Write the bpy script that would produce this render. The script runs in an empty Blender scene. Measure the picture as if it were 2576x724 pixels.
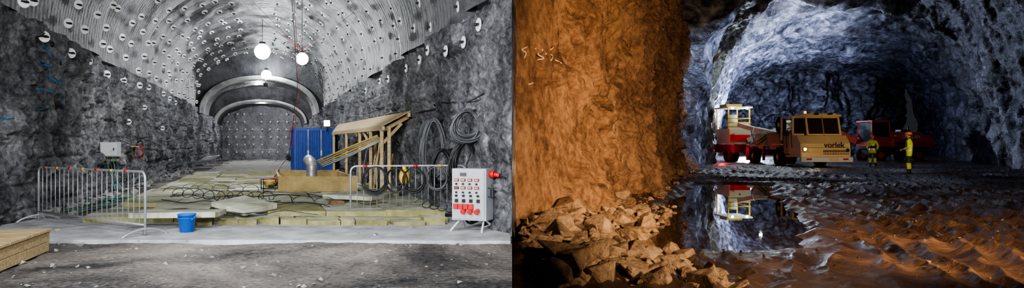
import bpy, bmesh, math, random
from mathutils import Vector, Matrix, noise, Euler
random.seed(7)
R=random.Random(11)
F=1600.0
def gl(u,v,z=0.0):
    Y=F*(1.6-z)/(v-362); return Vector(((u-1288)*Y/F,Y,z))
def gr(u,v,z=0.3):
    Y=F*(1.6-z)/(v-362); return Vector(((u-1288)*Y/F,Y,z))
def at(u,v,Y): return Vector(((u-1288)*Y/F,Y,1.6+(362-v)*Y/F))
def fr(p,H=1.0,l=2.0,o=4): return noise.fractal(p,H,l,o)

# ---------------- materials ----------------
def newmat(name):
    m=bpy.data.materials.new(name); m.use_nodes=True
    nt=m.node_tree; b=nt.nodes['Principled BSDF']; return m,nt,b
def mat(name,c1,c2=None,scale=4,rough=.6,metal=0,bump=0,bscale=30,emit=0,stretch=(1,1,1),spec=.5,rough2=None,detail=6,lo=.35,hi=.65):
    m,nt,b=newmat(name); N=nt.nodes; L=nt.links
    b.inputs['Base Color'].default_value=(*c1,1); b.inputs['Roughness'].default_value=rough
    b.inputs['Metallic'].default_value=metal; b.inputs['Specular IOR Level'].default_value=spec
    if emit:
        b.inputs['Emission Color'].default_value=(*c1,1); b.inputs['Emission Strength'].default_value=emit
    tc=N.new('ShaderNodeTexCoord'); mp=N.new('ShaderNodeMapping'); mp.inputs['Scale'].default_value=stretch
    L.new(tc.outputs['Object'],mp.inputs['Vector'])
    if c2:
        n=N.new('ShaderNodeTexNoise'); n.inputs['Scale'].default_value=scale; n.inputs['Detail'].default_value=detail; n.inputs['Roughness'].default_value=.65
        L.new(mp.outputs[0],n.inputs['Vector'])
        r=N.new('ShaderNodeValToRGB'); r.color_ramp.elements[0].position=lo; r.color_ramp.elements[1].position=hi
        r.color_ramp.elements[0].color=(*c1,1); r.color_ramp.elements[1].color=(*c2,1)
        L.new(n.outputs['Fac'],r.inputs[0]); L.new(r.outputs[0],b.inputs['Base Color'])
        if rough2 is not None:
            mr=N.new('ShaderNodeMapRange'); mr.inputs['From Min'].default_value=lo; mr.inputs['From Max'].default_value=hi
            mr.inputs['To Min'].default_value=rough; mr.inputs['To Max'].default_value=rough2
            L.new(n.outputs['Fac'],mr.inputs['Value']); L.new(mr.outputs[0],b.inputs['Roughness'])
    if bump:
        n2=N.new('ShaderNodeTexNoise'); n2.inputs['Scale'].default_value=bscale; n2.inputs['Detail'].default_value=8; n2.inputs['Roughness'].default_value=.6
        L.new(mp.outputs[0],n2.inputs['Vector'])
        bp=N.new('ShaderNodeBump'); bp.inputs['Strength'].default_value=1; bp.inputs['Distance'].default_value=bump
        L.new(n2.outputs['Fac'],bp.inputs['Height']); L.new(bp.outputs[0],b.inputs['Normal'])
    return m
def rockmat(name,cols,s1=.8,s2=6,rough=.8,bd=.15,bs=1.5,spec=.3,pos=(.3,.45,.58,.75),rough2=None,weight=.5,br=.6,dist=.6,stretch=(1,1,1),darkside=False):
    m,nt,b=newmat(name); N=nt.nodes; L=nt.links
    tc0=N.new('ShaderNodeTexCoord'); mp=N.new('ShaderNodeMapping'); mp.inputs['Scale'].default_value=stretch
    L.new(tc0.outputs['Object'],mp.inputs['Vector'])
    a=N.new('ShaderNodeTexNoise'); a.inputs['Scale'].default_value=s1; a.inputs['Detail'].default_value=10; a.inputs['Roughness'].default_value=.62; a.inputs['Distortion'].default_value=dist
    c=N.new('ShaderNodeTexNoise'); c.inputs['Scale'].default_value=s2; c.inputs['Detail'].default_value=8; c.inputs['Roughness'].default_value=.7
    L.new(mp.outputs[0],a.inputs['Vector']); L.new(mp.outputs[0],c.inputs['Vector'])
    mx=N.new('ShaderNodeMix'); mx.inputs['Factor'].default_value=weight
    L.new(a.outputs['Fac'],mx.inputs['A']); L.new(c.outputs['Fac'],mx.inputs['B'])
    r=N.new('ShaderNodeValToRGB')
    while len(r.color_ramp.elements)<len(cols): r.color_ramp.elements.new(.5)
    for e,p,cc in zip(r.color_ramp.elements,pos,cols): e.position=p; e.color=(*cc,1)
    L.new(mx.outputs['Result'],r.inputs[0])
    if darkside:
        # right flank: bare dark rock plus painted light falloff; sprayed concrete elsewhere
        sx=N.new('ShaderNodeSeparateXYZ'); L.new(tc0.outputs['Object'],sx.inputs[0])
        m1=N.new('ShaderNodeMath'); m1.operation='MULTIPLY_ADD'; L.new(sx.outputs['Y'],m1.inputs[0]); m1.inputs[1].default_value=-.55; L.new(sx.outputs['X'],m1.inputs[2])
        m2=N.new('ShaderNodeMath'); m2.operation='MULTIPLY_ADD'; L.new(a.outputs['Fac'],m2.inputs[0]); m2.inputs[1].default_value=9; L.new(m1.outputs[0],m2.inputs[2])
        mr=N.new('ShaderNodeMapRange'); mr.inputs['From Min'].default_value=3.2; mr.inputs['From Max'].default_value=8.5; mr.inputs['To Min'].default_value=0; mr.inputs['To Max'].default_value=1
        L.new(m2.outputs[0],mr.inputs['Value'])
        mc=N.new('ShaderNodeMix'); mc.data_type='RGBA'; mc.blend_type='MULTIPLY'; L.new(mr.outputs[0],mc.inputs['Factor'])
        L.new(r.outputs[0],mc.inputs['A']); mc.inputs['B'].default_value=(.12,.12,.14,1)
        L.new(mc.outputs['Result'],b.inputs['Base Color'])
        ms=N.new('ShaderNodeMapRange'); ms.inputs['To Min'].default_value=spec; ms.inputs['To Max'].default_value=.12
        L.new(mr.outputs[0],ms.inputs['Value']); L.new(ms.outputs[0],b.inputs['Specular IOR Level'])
    else:
        L.new(r.outputs[0],b.inputs['Base Color']); b.inputs['Specular IOR Level'].default_value=spec
    b.inputs['Roughness'].default_value=rough
    if rough2 is not None:
        mr=N.new('ShaderNodeMapRange'); mr.inputs['From Min'].default_value=.4; mr.inputs['From Max'].default_value=.6
        mr.inputs['To Min'].default_value=rough; mr.inputs['To Max'].default_value=rough2
        L.new(a.outputs['Fac'],mr.inputs['Value']); L.new(mr.outputs[0],b.inputs['Roughness'])
    n2=N.new('ShaderNodeTexNoise'); n2.inputs['Scale'].default_value=bs; n2.inputs['Detail'].default_value=12; n2.inputs['Roughness'].default_value=br
    L.new(mp.outputs[0],n2.inputs['Vector'])
    bp=N.new('ShaderNodeBump'); bp.inputs['Strength'].default_value=1; bp.inputs['Distance'].default_value=bd
    L.new(n2.outputs['Fac'],bp.inputs['Height'])
    L.new(bp.outputs[0],b.inputs['Normal'])
    return m

# ---------------- mesh builder ----------------
class M:
    def __init__(s): s.v=[];s.f=[];s.m=[];s.sm=[];s.mats=[];s.T=Matrix.Identity(4)
    def mi(s,mt):
        if mt not in s.mats: s.mats.append(mt)
        return s.mats.index(mt)
    def add(s,vs,fs,mt,smooth=False):
        o=len(s.v); k=s.mi(mt)
        s.v+= [s.T@Vector(p) for p in vs]
        for f in fs: s.f.append([o+i for i in f]); s.m.append(k); s.sm.append(smooth)
    def hexa(s,p,mt):
        s.add(p,[(0,3,2,1),(4,5,6,7),(0,1,5,4),(1,2,6,5),(2,3,7,6),(3,0,4,7)],mt)
    def box(s,c,d,mt,rot=None):
        c=Vector(c); x,y,z=[k/2 for k in d]
        p=[Vector(q) for q in((-x,-y,-z),(x,-y,-z),(x,y,-z),(-x,y,-z),(-x,-y,z),(x,-y,z),(x,y,z),(-x,y,z))]
        if rot is not None:
            mm=rot if isinstance(rot,Matrix) else Euler(rot).to_matrix()
            p=[mm@q for q in p]
        s.hexa([c+q for q in p],mt)
    def beam(s,a,b,w,h,mt):
        a=Vector(a);b=Vector(b);d=b-a
        q=d.to_track_quat('Y','Z').to_matrix()
        s.box((a+b)/2,(w,d.length,h),mt,q)
    def tube(s,pts,r,mt,seg=8,closed=False,cap=True,rs=None):
        pts=[Vector(p) for p in pts]; n=len(pts)
        T=[]
        for i in range(n):
            a=pts[i-1] if (i>0 or closed) else pts[i]; b=pts[(i+1)%n] if (i<n-1 or closed) else pts[i]
            t=b-a; T.append(t.normalized() if t.length>1e-9 else Vector((0,0,1)))
        u=T[0].orthogonal().normalized(); vs=[]
        for i in range(n):
            u=(u-T[i]*u.dot(T[i]))
            u=u.normalized() if u.length>1e-6 else T[i].orthogonal().normalized()
            w=T[i].cross(u); rr=rs[i] if rs else r
            for k in range(seg):
                a=2*math.pi*k/seg; vs.append(pts[i]+(u*math.cos(a)+w*math.sin(a))*rr)
        fs=[]
        for i in range(n if closed else n-1):
            j=(i+1)%n
            for k in range(seg):
                k2=(k+1)%seg; fs.append((i*seg+k,i*seg+k2,j*seg+k2,j*seg+k))
        s.add(vs,fs,mt,True)
        if cap and not closed:
            o=len(s.v)-n*seg; kk=s.mi(mt)
            s.f.append([o+k for k in range(seg)][::-1]); s.m.append(kk); s.sm.append(False)
            s.f.append([o+(n-1)*seg+k for k in range(seg)]); s.m.append(kk); s.sm.append(False)
    def cyl(s,a,b,r,mt,seg=16,r2=None): s.tube([a,b],r,mt,seg,rs=[r,r if r2 is None else r2])
    def sph(s,c,r,mt,sc=(1,1,1),nu=14,nv=9,zmin=-1,fn=None):
        vs=[];fs=[];c=Vector(c)
        for j in range(nv+1):
            ph=-math.pi/2+math.pi*j/nv
            for i in range(nu):
                a=2*math.pi*i/nu
                z=max(math.sin(ph),zmin)
                p=Vector((math.cos(ph)*math.cos(a)*sc[0],math.cos(ph)*math.sin(a)*sc[1],z*sc[2]))*r
                if fn: p=fn(p)
                vs.append(c+p)
        for j in range(nv):
            for i in range(nu):
                k=(i+1)%nu; fs.append((j*nu+i,j*nu+k,(j+1)*nu+k,(j+1)*nu+i))
        s.add(vs,fs,mt,True)
    def grid(s,rows,mt,smooth=True,flip=False,drop=None):
        n=len(rows[0]); vs=[p for r in rows for p in r]; fs=[]
        for i in range(len(rows)-1):
            for j in range(n-1):
                f=(i*n+j,i*n+j+1,(i+1)*n+j+1,(i+1)*n+j)
                if drop and all(drop(vs[k]) for k in f): continue
                fs.append(f[::-1] if flip else f)
        s.add(vs,fs,mt,smooth)
    def build(s,name,loc=None,bevel=0,rotz=0,parent=None):
        me=bpy.data.meshes.new(name); me.from_pydata(s.v,[],s.f)
        for mt in s.mats: me.materials.append(mt)
        me.polygons.foreach_set('material_index',s.m); me.polygons.foreach_set('use_smooth',s.sm); me.update()
        ob=bpy.data.objects.new(name,me); bpy.context.scene.collection.objects.link(ob)
        if loc is not None: ob.location=loc
        ob.rotation_euler[2]=rotz
        if bevel:
            md=ob.modifiers.new('bevel','BEVEL'); md.width=bevel; md.segments=2; md.limit_method='ANGLE'; md.angle_limit=.9
        if parent: ob.parent=parent
        return ob

# palette
rockL=rockmat('rock_grey',[(.025,.025,.029),(.12,.12,.13),(.30,.30,.315),(.78,.78,.80)],.9,7,.7,.26,2.6,.4,pos=(.38,.46,.55,.67),br=.70)
rockEnd=rockmat('rock_end_grey',[(.09,.09,.095),(.2,.2,.21),(.3,.3,.31),(.5,.5,.5)],.7,5,.8,.2,2.2,.3)
concrete=mat('concrete',(.28,.28,.285),(.58,.58,.59),2.2,.8,bump=.008,bscale=30,detail=10)
galv=mat('galvanised_steel',(.42,.43,.45),(.55,.56,.58),12,.4,.6)
black=mat('black_rubber',(.012,.012,.013),None,rough=.5)
greyhose=mat('grey_hose',(.07,.075,.08),None,rough=.45)
red=mat('red_plastic',(.6,.02,.02),None,rough=.4)
yellow=mat('yellow_plastic',(.7,.42,.02),None,rough=.45)
bluepl=mat('blue_plastic',(.01,.14,.6),None,rough=.35)
wood=mat('timber_pine',(.36,.25,.11),(.60,.46,.25),3,.7,bump=.003,bscale=20,stretch=(1,8,8))
ply=mat('plywood_yellow',(.28,.19,.06),(.44,.32,.13),2.5,.65,bump=.003,bscale=15)
matsM=mat('insulation_mat',(.19,.19,.115),(.64,.64,.50),1.1,.85,bump=.02,bscale=10,detail=10)
matsY=mat('insulation_mat_side',(.15,.14,.05),(.34,.31,.14),2.5,.9,bump=.01,bscale=25)
white=mat('white_paint',(.7,.71,.71),None,rough=.4)
offw=mat('enclosure_grey',(.42,.44,.46),(.5,.52,.54),3,.4)
plate=mat('bolt_plate_white',(.85,.85,.85),None,rough=.5,emit=.12)  # faint emission added so the plates look brighter; they are no lamps
dark=mat('dark_steel',(.03,.03,.032),None,rough=.5,metal=.5)
lampM=mat('lamp_glass',(.93,.97,1),None,emit=130)

def vaultmat():
    m,nt,b=newmat('steel_mesh_vault'); N=nt.nodes; L=nt.links
    tc=N.new('ShaderNodeTexCoord')
    n=N.new('ShaderNodeTexNoise'); n.inputs['Scale'].default_value=.5; n.inputs['Detail'].default_value=11; n.inputs['Roughness'].default_value=.68
    mp=N.new('ShaderNodeMapping'); mp.inputs['Scale'].default_value=(.8,3.0,.8)
    L.new(tc.outputs['Object'],mp.inputs[0]); L.new(mp.outputs[0],n.inputs['Vector'])
    r=N.new('ShaderNodeValToRGB'); r.color_ramp.elements[0].position=.35; r.color_ramp.elements[1].position=.66
    r.color_ramp.elements[0].color=(.022,.022,.024,1); r.color_ramp.elements[1].color=(.135,.135,.14,1)
    L.new(n.outputs['Fac'],r.inputs[0]); L.new(r.outputs[0],b.inputs['Base Color'])
    b.inputs['Metallic'].default_value=.0; b.inputs['Roughness'].default_value=.40; b.inputs['Specular IOR Level'].default_value=.14
    w=N.new('ShaderNodeTexWave'); w.bands_direction='Y'; w.inputs['Scale'].default_value=1.6; w.inputs['Distortion'].default_value=.6
    L.new(tc.outputs['Object'],w.inputs['Vector'])
    n3=N.new('ShaderNodeTexNoise'); n3.inputs['Scale'].default_value=4; n3.inputs['Detail'].default_value=10; n3.inputs['Roughness'].default_value=.65
    L.new(tc.outputs['Object'],n3.inputs['Vector'])
    ad2=N.new('ShaderNodeMath'); ad2.operation='MULTIPLY_ADD'; L.new(n3.outputs['Fac'],ad2.inputs[0]); ad2.inputs[1].default_value=7; L.new(w.outputs['Fac'],ad2.inputs[2])
    bp=N.new('ShaderNodeBump'); bp.inputs['Distance'].default_value=.012; L.new(ad2.outputs[0],bp.inputs['Height']); L.new(bp.outputs[0],b.inputs['Normal'])
    return m
vaultM=vaultmat()

# =============== LEFT TUNNEL SHELL ===============
SL=-.386
def cxL(Y): return -.5+SL*Y
def hwL(Y): return 4.7 if Y<47 else (4.35 if Y<55 else 4.05)
def zsL(Y): return 4.3 if Y<47 else (3.9 if Y<55 else 3.4)
def zcL(Y): return 8.4 if Y<47 else (6.7 if Y<55 else 5.6)
Ys=[-5,-2,1,4,6,7.5,8.6]+[9.5*(64/9.5)**(i/330) for i in range(331)]
for s_ in (47,55):
    Ys+= [s_-.002,s_+.002]
Ys=sorted(Ys)
def ldisp(Y,z,side):
    p=Vector((side*7,Y,z))
    d=.30*fr(p*.45,1,2,3)+.18*fr(p*1.5,.8,2,5)+.09*abs(fr(p*4,.7,2,4))
    g=(z+.12*fr(Vector((side,Y*.25,z*.4)),1,2,2))%.52
    e=math.exp(-((g-.26)/.035)**2)
    if fr(Vector((Y*.35,z*2,side*3)),1,2,2)>-.1: d-= .08*e
    d+=.16*(noise.cell(Vector((Y*.5+side*4+.4*fr(p,1,2,2),z*1.1+.3*fr(p*1.3,1,2,2),2+side)))-.5)
    return d
def lwx(Y,z): return cxL(Y)-hwL(Y)+.12+ldisp(Y,z,1)*.8
def rwx(Y,z): return min(cxL(Y)+hwL(Y)-.05-ldisp(Y,z,2)*.8,-.002)
zf=[i/120 for i in range(121)]
m=M(); m.grid([[Vector((lwx(Y,zz*zsL(Y)),Y,zz*zsL(Y))) for zz in zf] for Y in Ys],rockL); m.build('wall_left')
YR=[Y for Y in Ys if Y>10.4]
m=M(); m.grid([[Vector((rwx(Y,zz*zsL(Y)),Y,zz*zsL(Y))) for zz in zf] for Y in YR],rockL); m.build('wall_right')
rows=[]
def vpt(Y,t,off=0):
    pan=.26*((Y/6.5)%1.0)+.03*math.sin(Y*2.1)
    hw=hwL(Y)+.15-pan-off; rise=zcL(Y)-zsL(Y)-pan-off
    c=math.cos(t); s=math.sin(t)
    return Vector((cxL(Y)-hw*(abs(c)**.9)*(1 if c>0 else -1),Y,zsL(Y)-.12+rise*s**.95+.12))
for Y in Ys:
    row=[]
    for i in range(91):
        t=math.pi*i/90; p=vpt(Y,t)
        d=.09*fr(Vector((p.x-SL*Y,Y,p.z))*.9,1,2,4)*(1 if 0<i<90 else 0)
        p.z+=d; p.x=min(p.x,-.002); row.append(p)
    rows.append(row)
m=M(); m.grid(rows,vaultM,drop=lambda p:p.x>-.003); m.build('ceiling_vault')
m=M(); rows=[]
for i in range(41):
    z=6*i/40; rows.append([Vector((cxL(63.5)-4.6+9.2*j/60,63.5-.25*fr(Vector((j*.12,5,z*.8)),1,2,4)-.1*fr(Vector((j*.6,9,z*4)),1,2,3),z)) for j in range(61)])
m.grid(rows,rockEnd); m.build('wall_end')
ribM=mat('steel_rib_lamplit',(.25,.25,.25),(.65,.65,.63),.8,rough=.35,metal=.3)  # lighter colour stands in for lamp light falling on the ribs
m=M()
for Y0,wd in((47.05,.28),(55.05,.18)):
    a=[vpt(Y0,math.pi*i/48,.02) for i in range(49)]; b=[vpt(Y0,math.pi*i/48,wd) for i in range(49)]
    b2=[p+Vector((-.386*1.2,1.2,-.0)) for p in b]
    m.grid([[p+Vector((0,-.15,0)) for p in a],[p+Vector((0,-.15,0)) for p in b],b2],ribM)
m.build('tunnel_steel_rib')
orangeR=rockmat('rock_brown',[(.045,.025,.017),(.21,.125,.08),(.42,.27,.17),(.60,.44,.29)],.6,7,.72,.2,1.8,.35,pos=(.35,.46,.56,.72),br=.68)
m=M(); m.add([(0,-6,-.2),(0,11,-.2),(0,11,14),(0,-6,14)],[(0,1,2,3)],rockL); m.build('light_divider')  # unseen edge-on sheet, added to keep each side's light from spilling over

def flz(x,Y):
    u=x-SL*Y
    z=.035*fr(Vector((x*.5,Y*.5,0)),1,2,4)+.022*fr(Vector((x*3,Y*3,1)),.8,2,3)
    if Y>30:
        z+=-.04*math.exp(-((u+1.6)/.25)**2)-.04*math.exp(-((u-.2)/.25)**2)
    return z
fl=[]
FY=[-5,-2,1,3,4.5,5.5]+[6*(64.5/6)**(i/260) for i in range(261)]
for Y in FY:
    x0=cxL(Y)-5.1; x1=min(cxL(Y)+5.0,0) if Y>4 else 0
    fl.append([Vector((x0+(x1-x0)*j/150,Y,flz(x0+(x1-x0)*j/150,Y))) for j in range(151)])
gm=rockmat('gravel_ground',[(.018,.018,.019),(.09,.083,.078),(.22,.195,.172),(.48,.44,.39)],.33,16,.8,.045,11,.3,pos=(.41,.47,.54,.68),weight=.3)
m=M(); m.grid(fl,gm,flip=True); m.build('floor_gravel')
m=M()
m.hexa([(-9.6,10.35,-.05),(-.02,10.2,-.05),(-.02,13.6,-.05),(-9.9,13.3,-.05),(-9.6,10.35,.05),(-.02,10.2,.05),(-.02,13.6,.05),(-9.9,13.3,.05)],concrete)
m.build('concrete_slab',bevel=.01)
m=M(); trk=mat('crushed_rock_road',(.26,.24,.22),(.5,.48,.45),1.5,.9,bump=.03,bscale=8)
rows=[]
for i in range(60):
    Y=31+32*i/59; rows.append([Vector((cxL(Y)-3.1+5.9*j/40,Y,flz(cxL(Y)-3.1+5.9*j/40,Y)+.03*math.sin(math.pi*j/40))) for j in range(41)])
m.grid(rows,trk,flip=True); m.build('floor_gravel_track')
def hull(m,c,r,mt,rng,sc=(1,1,1),n=16,rough=True):
    bm=bmesh.new()
    for i in range(n):
        v=Vector((rng.gauss(0,1),rng.gauss(0,1),rng.gauss(0,1))).normalized()*rng.uniform(.8,1.08)
        bm.verts.new((v.x*sc[0]*r,v.y*sc[1]*r,v.z*sc[2]*r))
    rr=bmesh.ops.convex_hull(bm,input=bm.verts)
    for v in [v for v in bm.verts if not v.link_faces]: bm.verts.remove(v)
    if rough:
        bmesh.ops.bevel(bm,geom=bm.edges[:],offset=r*.04,segments=1,affect='EDGES')
        bmesh.ops.triangulate(bm,faces=bm.faces[:])
    rot=Euler((rng.uniform(-.4,.4),rng.uniform(-.4,.4),rng.uniform(0,6.3))).to_matrix()
    bm.verts.index_update()
    m.add([Vector(c)+rot@v.co for v in bm.verts],[[v.index for v in f.verts] for f in bm.faces],mt)
    bm.free()
m=M(); st=mat('stone_grey',(.16,.155,.15),(.4,.39,.37),6,.85,bump=.01,bscale=15)
for i in range(420):
    Y=R.uniform(6,12) if i<300 else R.uniform(12,40)
    x=R.uniform(cxL(Y)-4.4,min(-.1,cxL(Y)+4.3)); r=R.choice([.012,.015,.02,.03,.04])
    if 10.2<Y<13.5: r*=.6
    if R.random()<.02:r=.08
    hull(m,(x,Y,flz(x,Y)+r*.3+(.04 if 10.2<Y<13.5 else 0)),r,st,R,(1,1,.6),9,False)
for i in range(170):
    Y=R.uniform(13,40); x=cxL(Y)-4.5+abs(R.gauss(0,.35)); r=R.uniform(.05,.16)
    hull(m,(x,Y,r*.4),r,st,R,(1,1,.7),10,False)
m.build('loose_stones')

m=M()
def bolt(p,n,r=.115):
    n=n.normalized(); m.cyl(p,p+n*.02,r,plate,12); m.cyl(p+n*.02,p+n*.1,r*.22,dark,6)
    m.box(p+n*.045,(r*1.2,r*.3,.03),dark,n.to_track_quat('Z','Y').to_matrix())
angs=[4,13,22,31,41,51,60,70,80,100,110,120,129,139,149,158,167,176]
for k,a in enumerate(angs):
    Y=12.6+(k%3)*.6
    while Y<46.5:
        t=math.radians(a+R.uniform(-2.2,2.2)); YY=Y+R.uniform(-.35,.35)
        p=vpt(YY,t,.14); q=Vector((cxL(YY),YY,zsL(YY)))
        if p.x<-.15 and R.random()<.93: bolt(p,(q-p)+Vector((0,-1.2,0)),.125 if YY<25 else .13)
        Y+=1.7
for Y in (14.4,16.3,18.1,20.3,22.6,25,27.5,30.5,33,36):
    z=3.95+R.uniform(-.15,.1); bolt(Vector((lwx(Y,z)+.05,Y,z)),Vector((1,-.35,0)),.13)
for Y in (12.0,13.2,14.3,15.8,17.4,19.2,21.3,23.8,26.5,30):
    z=3.75+R.uniform(-.1,.25); bolt(Vector((rwx(Y,z)-.06,Y,z)),Vector((-1,-.45,0)),.13)
for (u,v,Y) in((318,306,24),(398,322,31),(362,270,27)):
    z=1.6+(362-v)*Y/F; bolt(Vector((lwx(Y,z)+.05,Y,z)),Vector((1,-.6,0)))
for i in range(9):
    for j in range(6):
        if R.random()<.9: 
            p=Vector((cxL(63)-3.3+.82*i+R.uniform(-.1,.1),63.1,.8+.75*j)); bolt(p,Vector((0,-1,0)),.075)
m.build('rock_bolt_plates')

m=M(); bl=mat('blue_spray_paint',(.02,.17,.34),None,rough=.8)
def paint(lst,mt,r=.012):
    for seg in lst:
        pts=[]
        for (u,v) in seg:
            Y=8320/(670-u)*1.0; z=1.6+(362-v)*Y/F; pts.append(Vector((lwx(Y,z)+.02,Y,z)))
        out=[]
        for a,b in zip(pts,pts[1:]):
            for k in range(8):
                q=a.lerp(b,k/8); q.x=lwx(q.y,q.z)+.005; out.append(q)
        m.tube(out,r,mt,5)
paint([[(85,130),(105,118),(120,140),(100,170),(85,150)],[(130,190),(150,185),(165,160)],[(95,180),(110,215),(130,200)],[(110,240),(140,235)],[(140,250),(150,280)],[(5,300),(25,297)],[(70,275),(90,270)],[(130,150),(160,145)],[(80,220),(100,232)],[(145,200),(140,225)]],bl,.014)
m.build('survey_paint_mark')
m=M()
for (u,v) in((120,112),(108,232),(128,158)):
    Y=8320/(670-u); z=1.6+(362-v)*Y/F; x=lwx(Y,z); m.sph((x+.0,Y,z),.07,black,(.5,1,1),10,6)
m.build('drill_hole_plugs')

def lamp(c,r,Ytop):
    m=M(); m.sph((0,0,0),r,lampM,nu=20,nv=12)
    m.cyl((0,0,r*.9),(0,0,r*1.3),r*.4,dark,12); m.cyl((0,0,r*1.2),(0,0,Ytop-c.z),.012,dark,6)
    m.build('hanging_lamp',c)
l1=at(660,130,34); l2=at(760,148,28); l3=at(670,188,46)
lamp(l1,.40,8.3); lamp(l2,.26,8.1); lamp(l3,.34,8.3)
m=M(); m.box((0,0,0),(.25,.2,.3),dark); m.cyl((0,0,.15),(0,0,.45),.03,dark,6); m.build('lamp_junction_box',l3+Vector((-.05,0,-.75)))
m=M()
top=Vector((l2.x-.3,27.5,8.1))
p=[top]+[at(748,200,27.5),at(742,260,27),at(737,320,26.5),at(732,360,26),at(727,388,25.8)]
def sm(pts,n=6):
    pts=[Vector(q) for q in pts]; P=[pts[0]]+pts+[pts[-1]]; o=[]
    for i in range(1,len(P)-2):
        for k in range(n):
            t=k/n; a,b,c,d=P[i-1],P[i],P[i+1],P[i+2]
            o.append(.5*((2*b)+(c-a)*t+(2*a-5*b+4*c-d)*t*t+(3*b-a-3*c+d)*t**3))
    o.append(pts[-1]); return o
m.tube(sm(p),.014,dark,6)
dred=mat('dark_red_rope',(.3,.01,.01),None,rough=.6)
m.tube(sm([q+Vector((.08,0,0)) for q in p[:-1]]+[at(742,362,26)]),.010,dred,6)
m.tube(sm([at(740,310,26),at(727,340,26),at(735,372,26)]),.014,dred,6)
for e in((640,8,30),(905,20,24),(590,-5,34)):
    m.tube([at(*e),l2+Vector((0,0,.35))],.006,dred,5)
m.box(at(727,396,25.8),(.22,.18,.2),dark,(0.3,.4,.2)); m.tube(sm([at(727,392,25.8),at(716,405,25),at(704,420,23),at(690,445,20.5)]),.02,black,6)
m.build('hanging_cable')

def barrier(name,a,b,nb=20,tapes=True,lean=0,feet=True,h=1.1):
    a=Vector(a);b=Vector(b);W=(b-a).length; m=M(); r=.021; c=.12
    z0=.2
    def arc(cx,cz,a0,a1): return [(cx+c*math.cos(math.radians(a0+(a1-a0)*k/5)),0,cz+c*math.sin(math.radians(a0+(a1-a0)*k/5))) for k in range(6)]
    m.tube([(0,0,.04)]+arc(c,h-c,180,90)+arc(W-c,h-c,90,0)+[(W,0,.04)],r,galv,8)
    m.tube([(0,0,z0),(W,0,z0)],r*.9,galv,8)
    for i in range(1,nb): m.tube([(W*i/nb,0,z0),(W*i/nb,0,h)],.008,galv,6)
    if feet:
        for x in(0.0,W):
            m.tube(sm([(x,-.38,.02),(x,-.25,.09),(x,0,.14),(x,.25,.09),(x,.38,.02)],4),r,galv,8)
    if tapes:
        for i in range(int(W/.52)):
            m.cyl((.25+i*.52,0,h),(.34+i*.52,0,h),r*1.15,red if i%2==0 else yellow,10)
    ob=m.build(name,a); ob.rotation_euler=Euler((lean,0,math.atan2(b.y-a.y,b.x-a.x))); return ob
barrier('crowd_barrier',(-9.6,12.9,.03),(-6.2,10.75,.04),22)
barrier('crowd_barrier',(-3.35,13.2,.04),(-1.0,13.7,.04),18)
barrier('crowd_barrier',(-23.3,56,.02),(-20.8,56,.02),18,False)
barrier('crowd_barrier',(-18.6,36.5,.25),(-20.3,42.0,.1),16,False,lean=1.0,feet=False)

m=M(); rng=random.Random(3)
def slab(u0,u1,Y0,Y1,z0,z1,mt=matsM,j=.03,side=matsY):
    zj=rng.uniform(-.02,.02)
    P=[]
    for (u,Y) in((u0,Y0),(u1,Y0),(u1,Y1),(u0,Y1)):
        P.append((u+rng.uniform(-j,j)*.8,Y+rng.uniform(-j,j)*1.5))
    lo=[Vector((u+SL*Y,Y,z0)) for u,Y in P]; hi=[Vector((u+SL*Y,Y,z1+zj+rng.uniform(-.01,.01))) for u,Y in P]
    m.add(lo+hi,[(0,3,2,1),(0,1,5,4),(1,2,6,5),(2,3,7,6),(3,0,4,7)],side); m.add(hi,[(0,1,2,3)],mt)
for lay,(za,zb) in enumerate(((.045,.145),(.147,.25))):
    Y=12.55+.25*lay
    while Y<29:
        dY=rng.choice((1.5,1.8,2.4)); u=-3.75+(.35 if lay else 0)+(.9 if (lay and Y<14) else 0)+rng.uniform(0,.2)
        while u<3.5:
            du=rng.choice((.9,1.2,1.2)); 
            if not (lay and rng.random()<.1): slab(u,min(u+du,3.75)-.015,Y,Y+dY-.015,za,zb,rng.choice([matsM,matsM,matsM,matsY]))
            u+=du
        Y+=dY
u=-1.6
while u<3.2:
    w=rng.uniform(.3,.65)
    slab(u,u+w-.02,12.2+rng.uniform(-.1,.05),12.6,.05,.14+rng.choice((0,.0,.03)),matsM,.02); u+=w+rng.choice((0,0,.1))
m.build('insulation_mat_platform')
def tslab(name,c,d,rot):
    m=M(); m.box((0,0,0),d,matsM)
    ob=m.build(name,c,bevel=.01); ob.rotation_euler=rot; return ob
tslab('insulation_mat',gl(615,516,.35),(1.0,.8,.1),(.10,.14,-.5))
tslab('insulation_mat',gl(903,492,.32),(1.3,1.2,.1),(0,.03,-.25))
tslab('insulation_mat',gl(450,537,.31),(1.5,.6,.1),(0,0.0,.1))
tslab('broken_timber_piece',gl(845,508,.3),(.3,.25,.1),(.1,.1,.6)).data.materials[0]=mat('old_wood',(.08,.05,.03),(.2,.12,.07),5,.9)

m=M(); prof=[(.0,.0),(.112,.0),(.145,.3),(.155,.3),(.155,.32),(.138,.32),(.105,.02),(0,.02)]
rows=[[Vector((r*math.cos(a),r*math.sin(a),z)) for a in [2*math.pi*k/28 for k in range(29)]] for r,z in prof]
m.grid(rows,bluepl); 
m.tube([(.158*math.cos(a),.158*math.sin(a),.25) for a in [2*math.pi*k/24 for k in range(24)]],.006,bluepl,6,closed=True)
m.tube([(.155*math.cos(a),-.10*math.sin(a),.29-.1*math.sin(a)) for a in [math.pi*k/14 for k in range(15)]],.005,galv,6)
m.build('blue_bucket',(gl(470,590).x,gl(470,590).y,.05))

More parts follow.
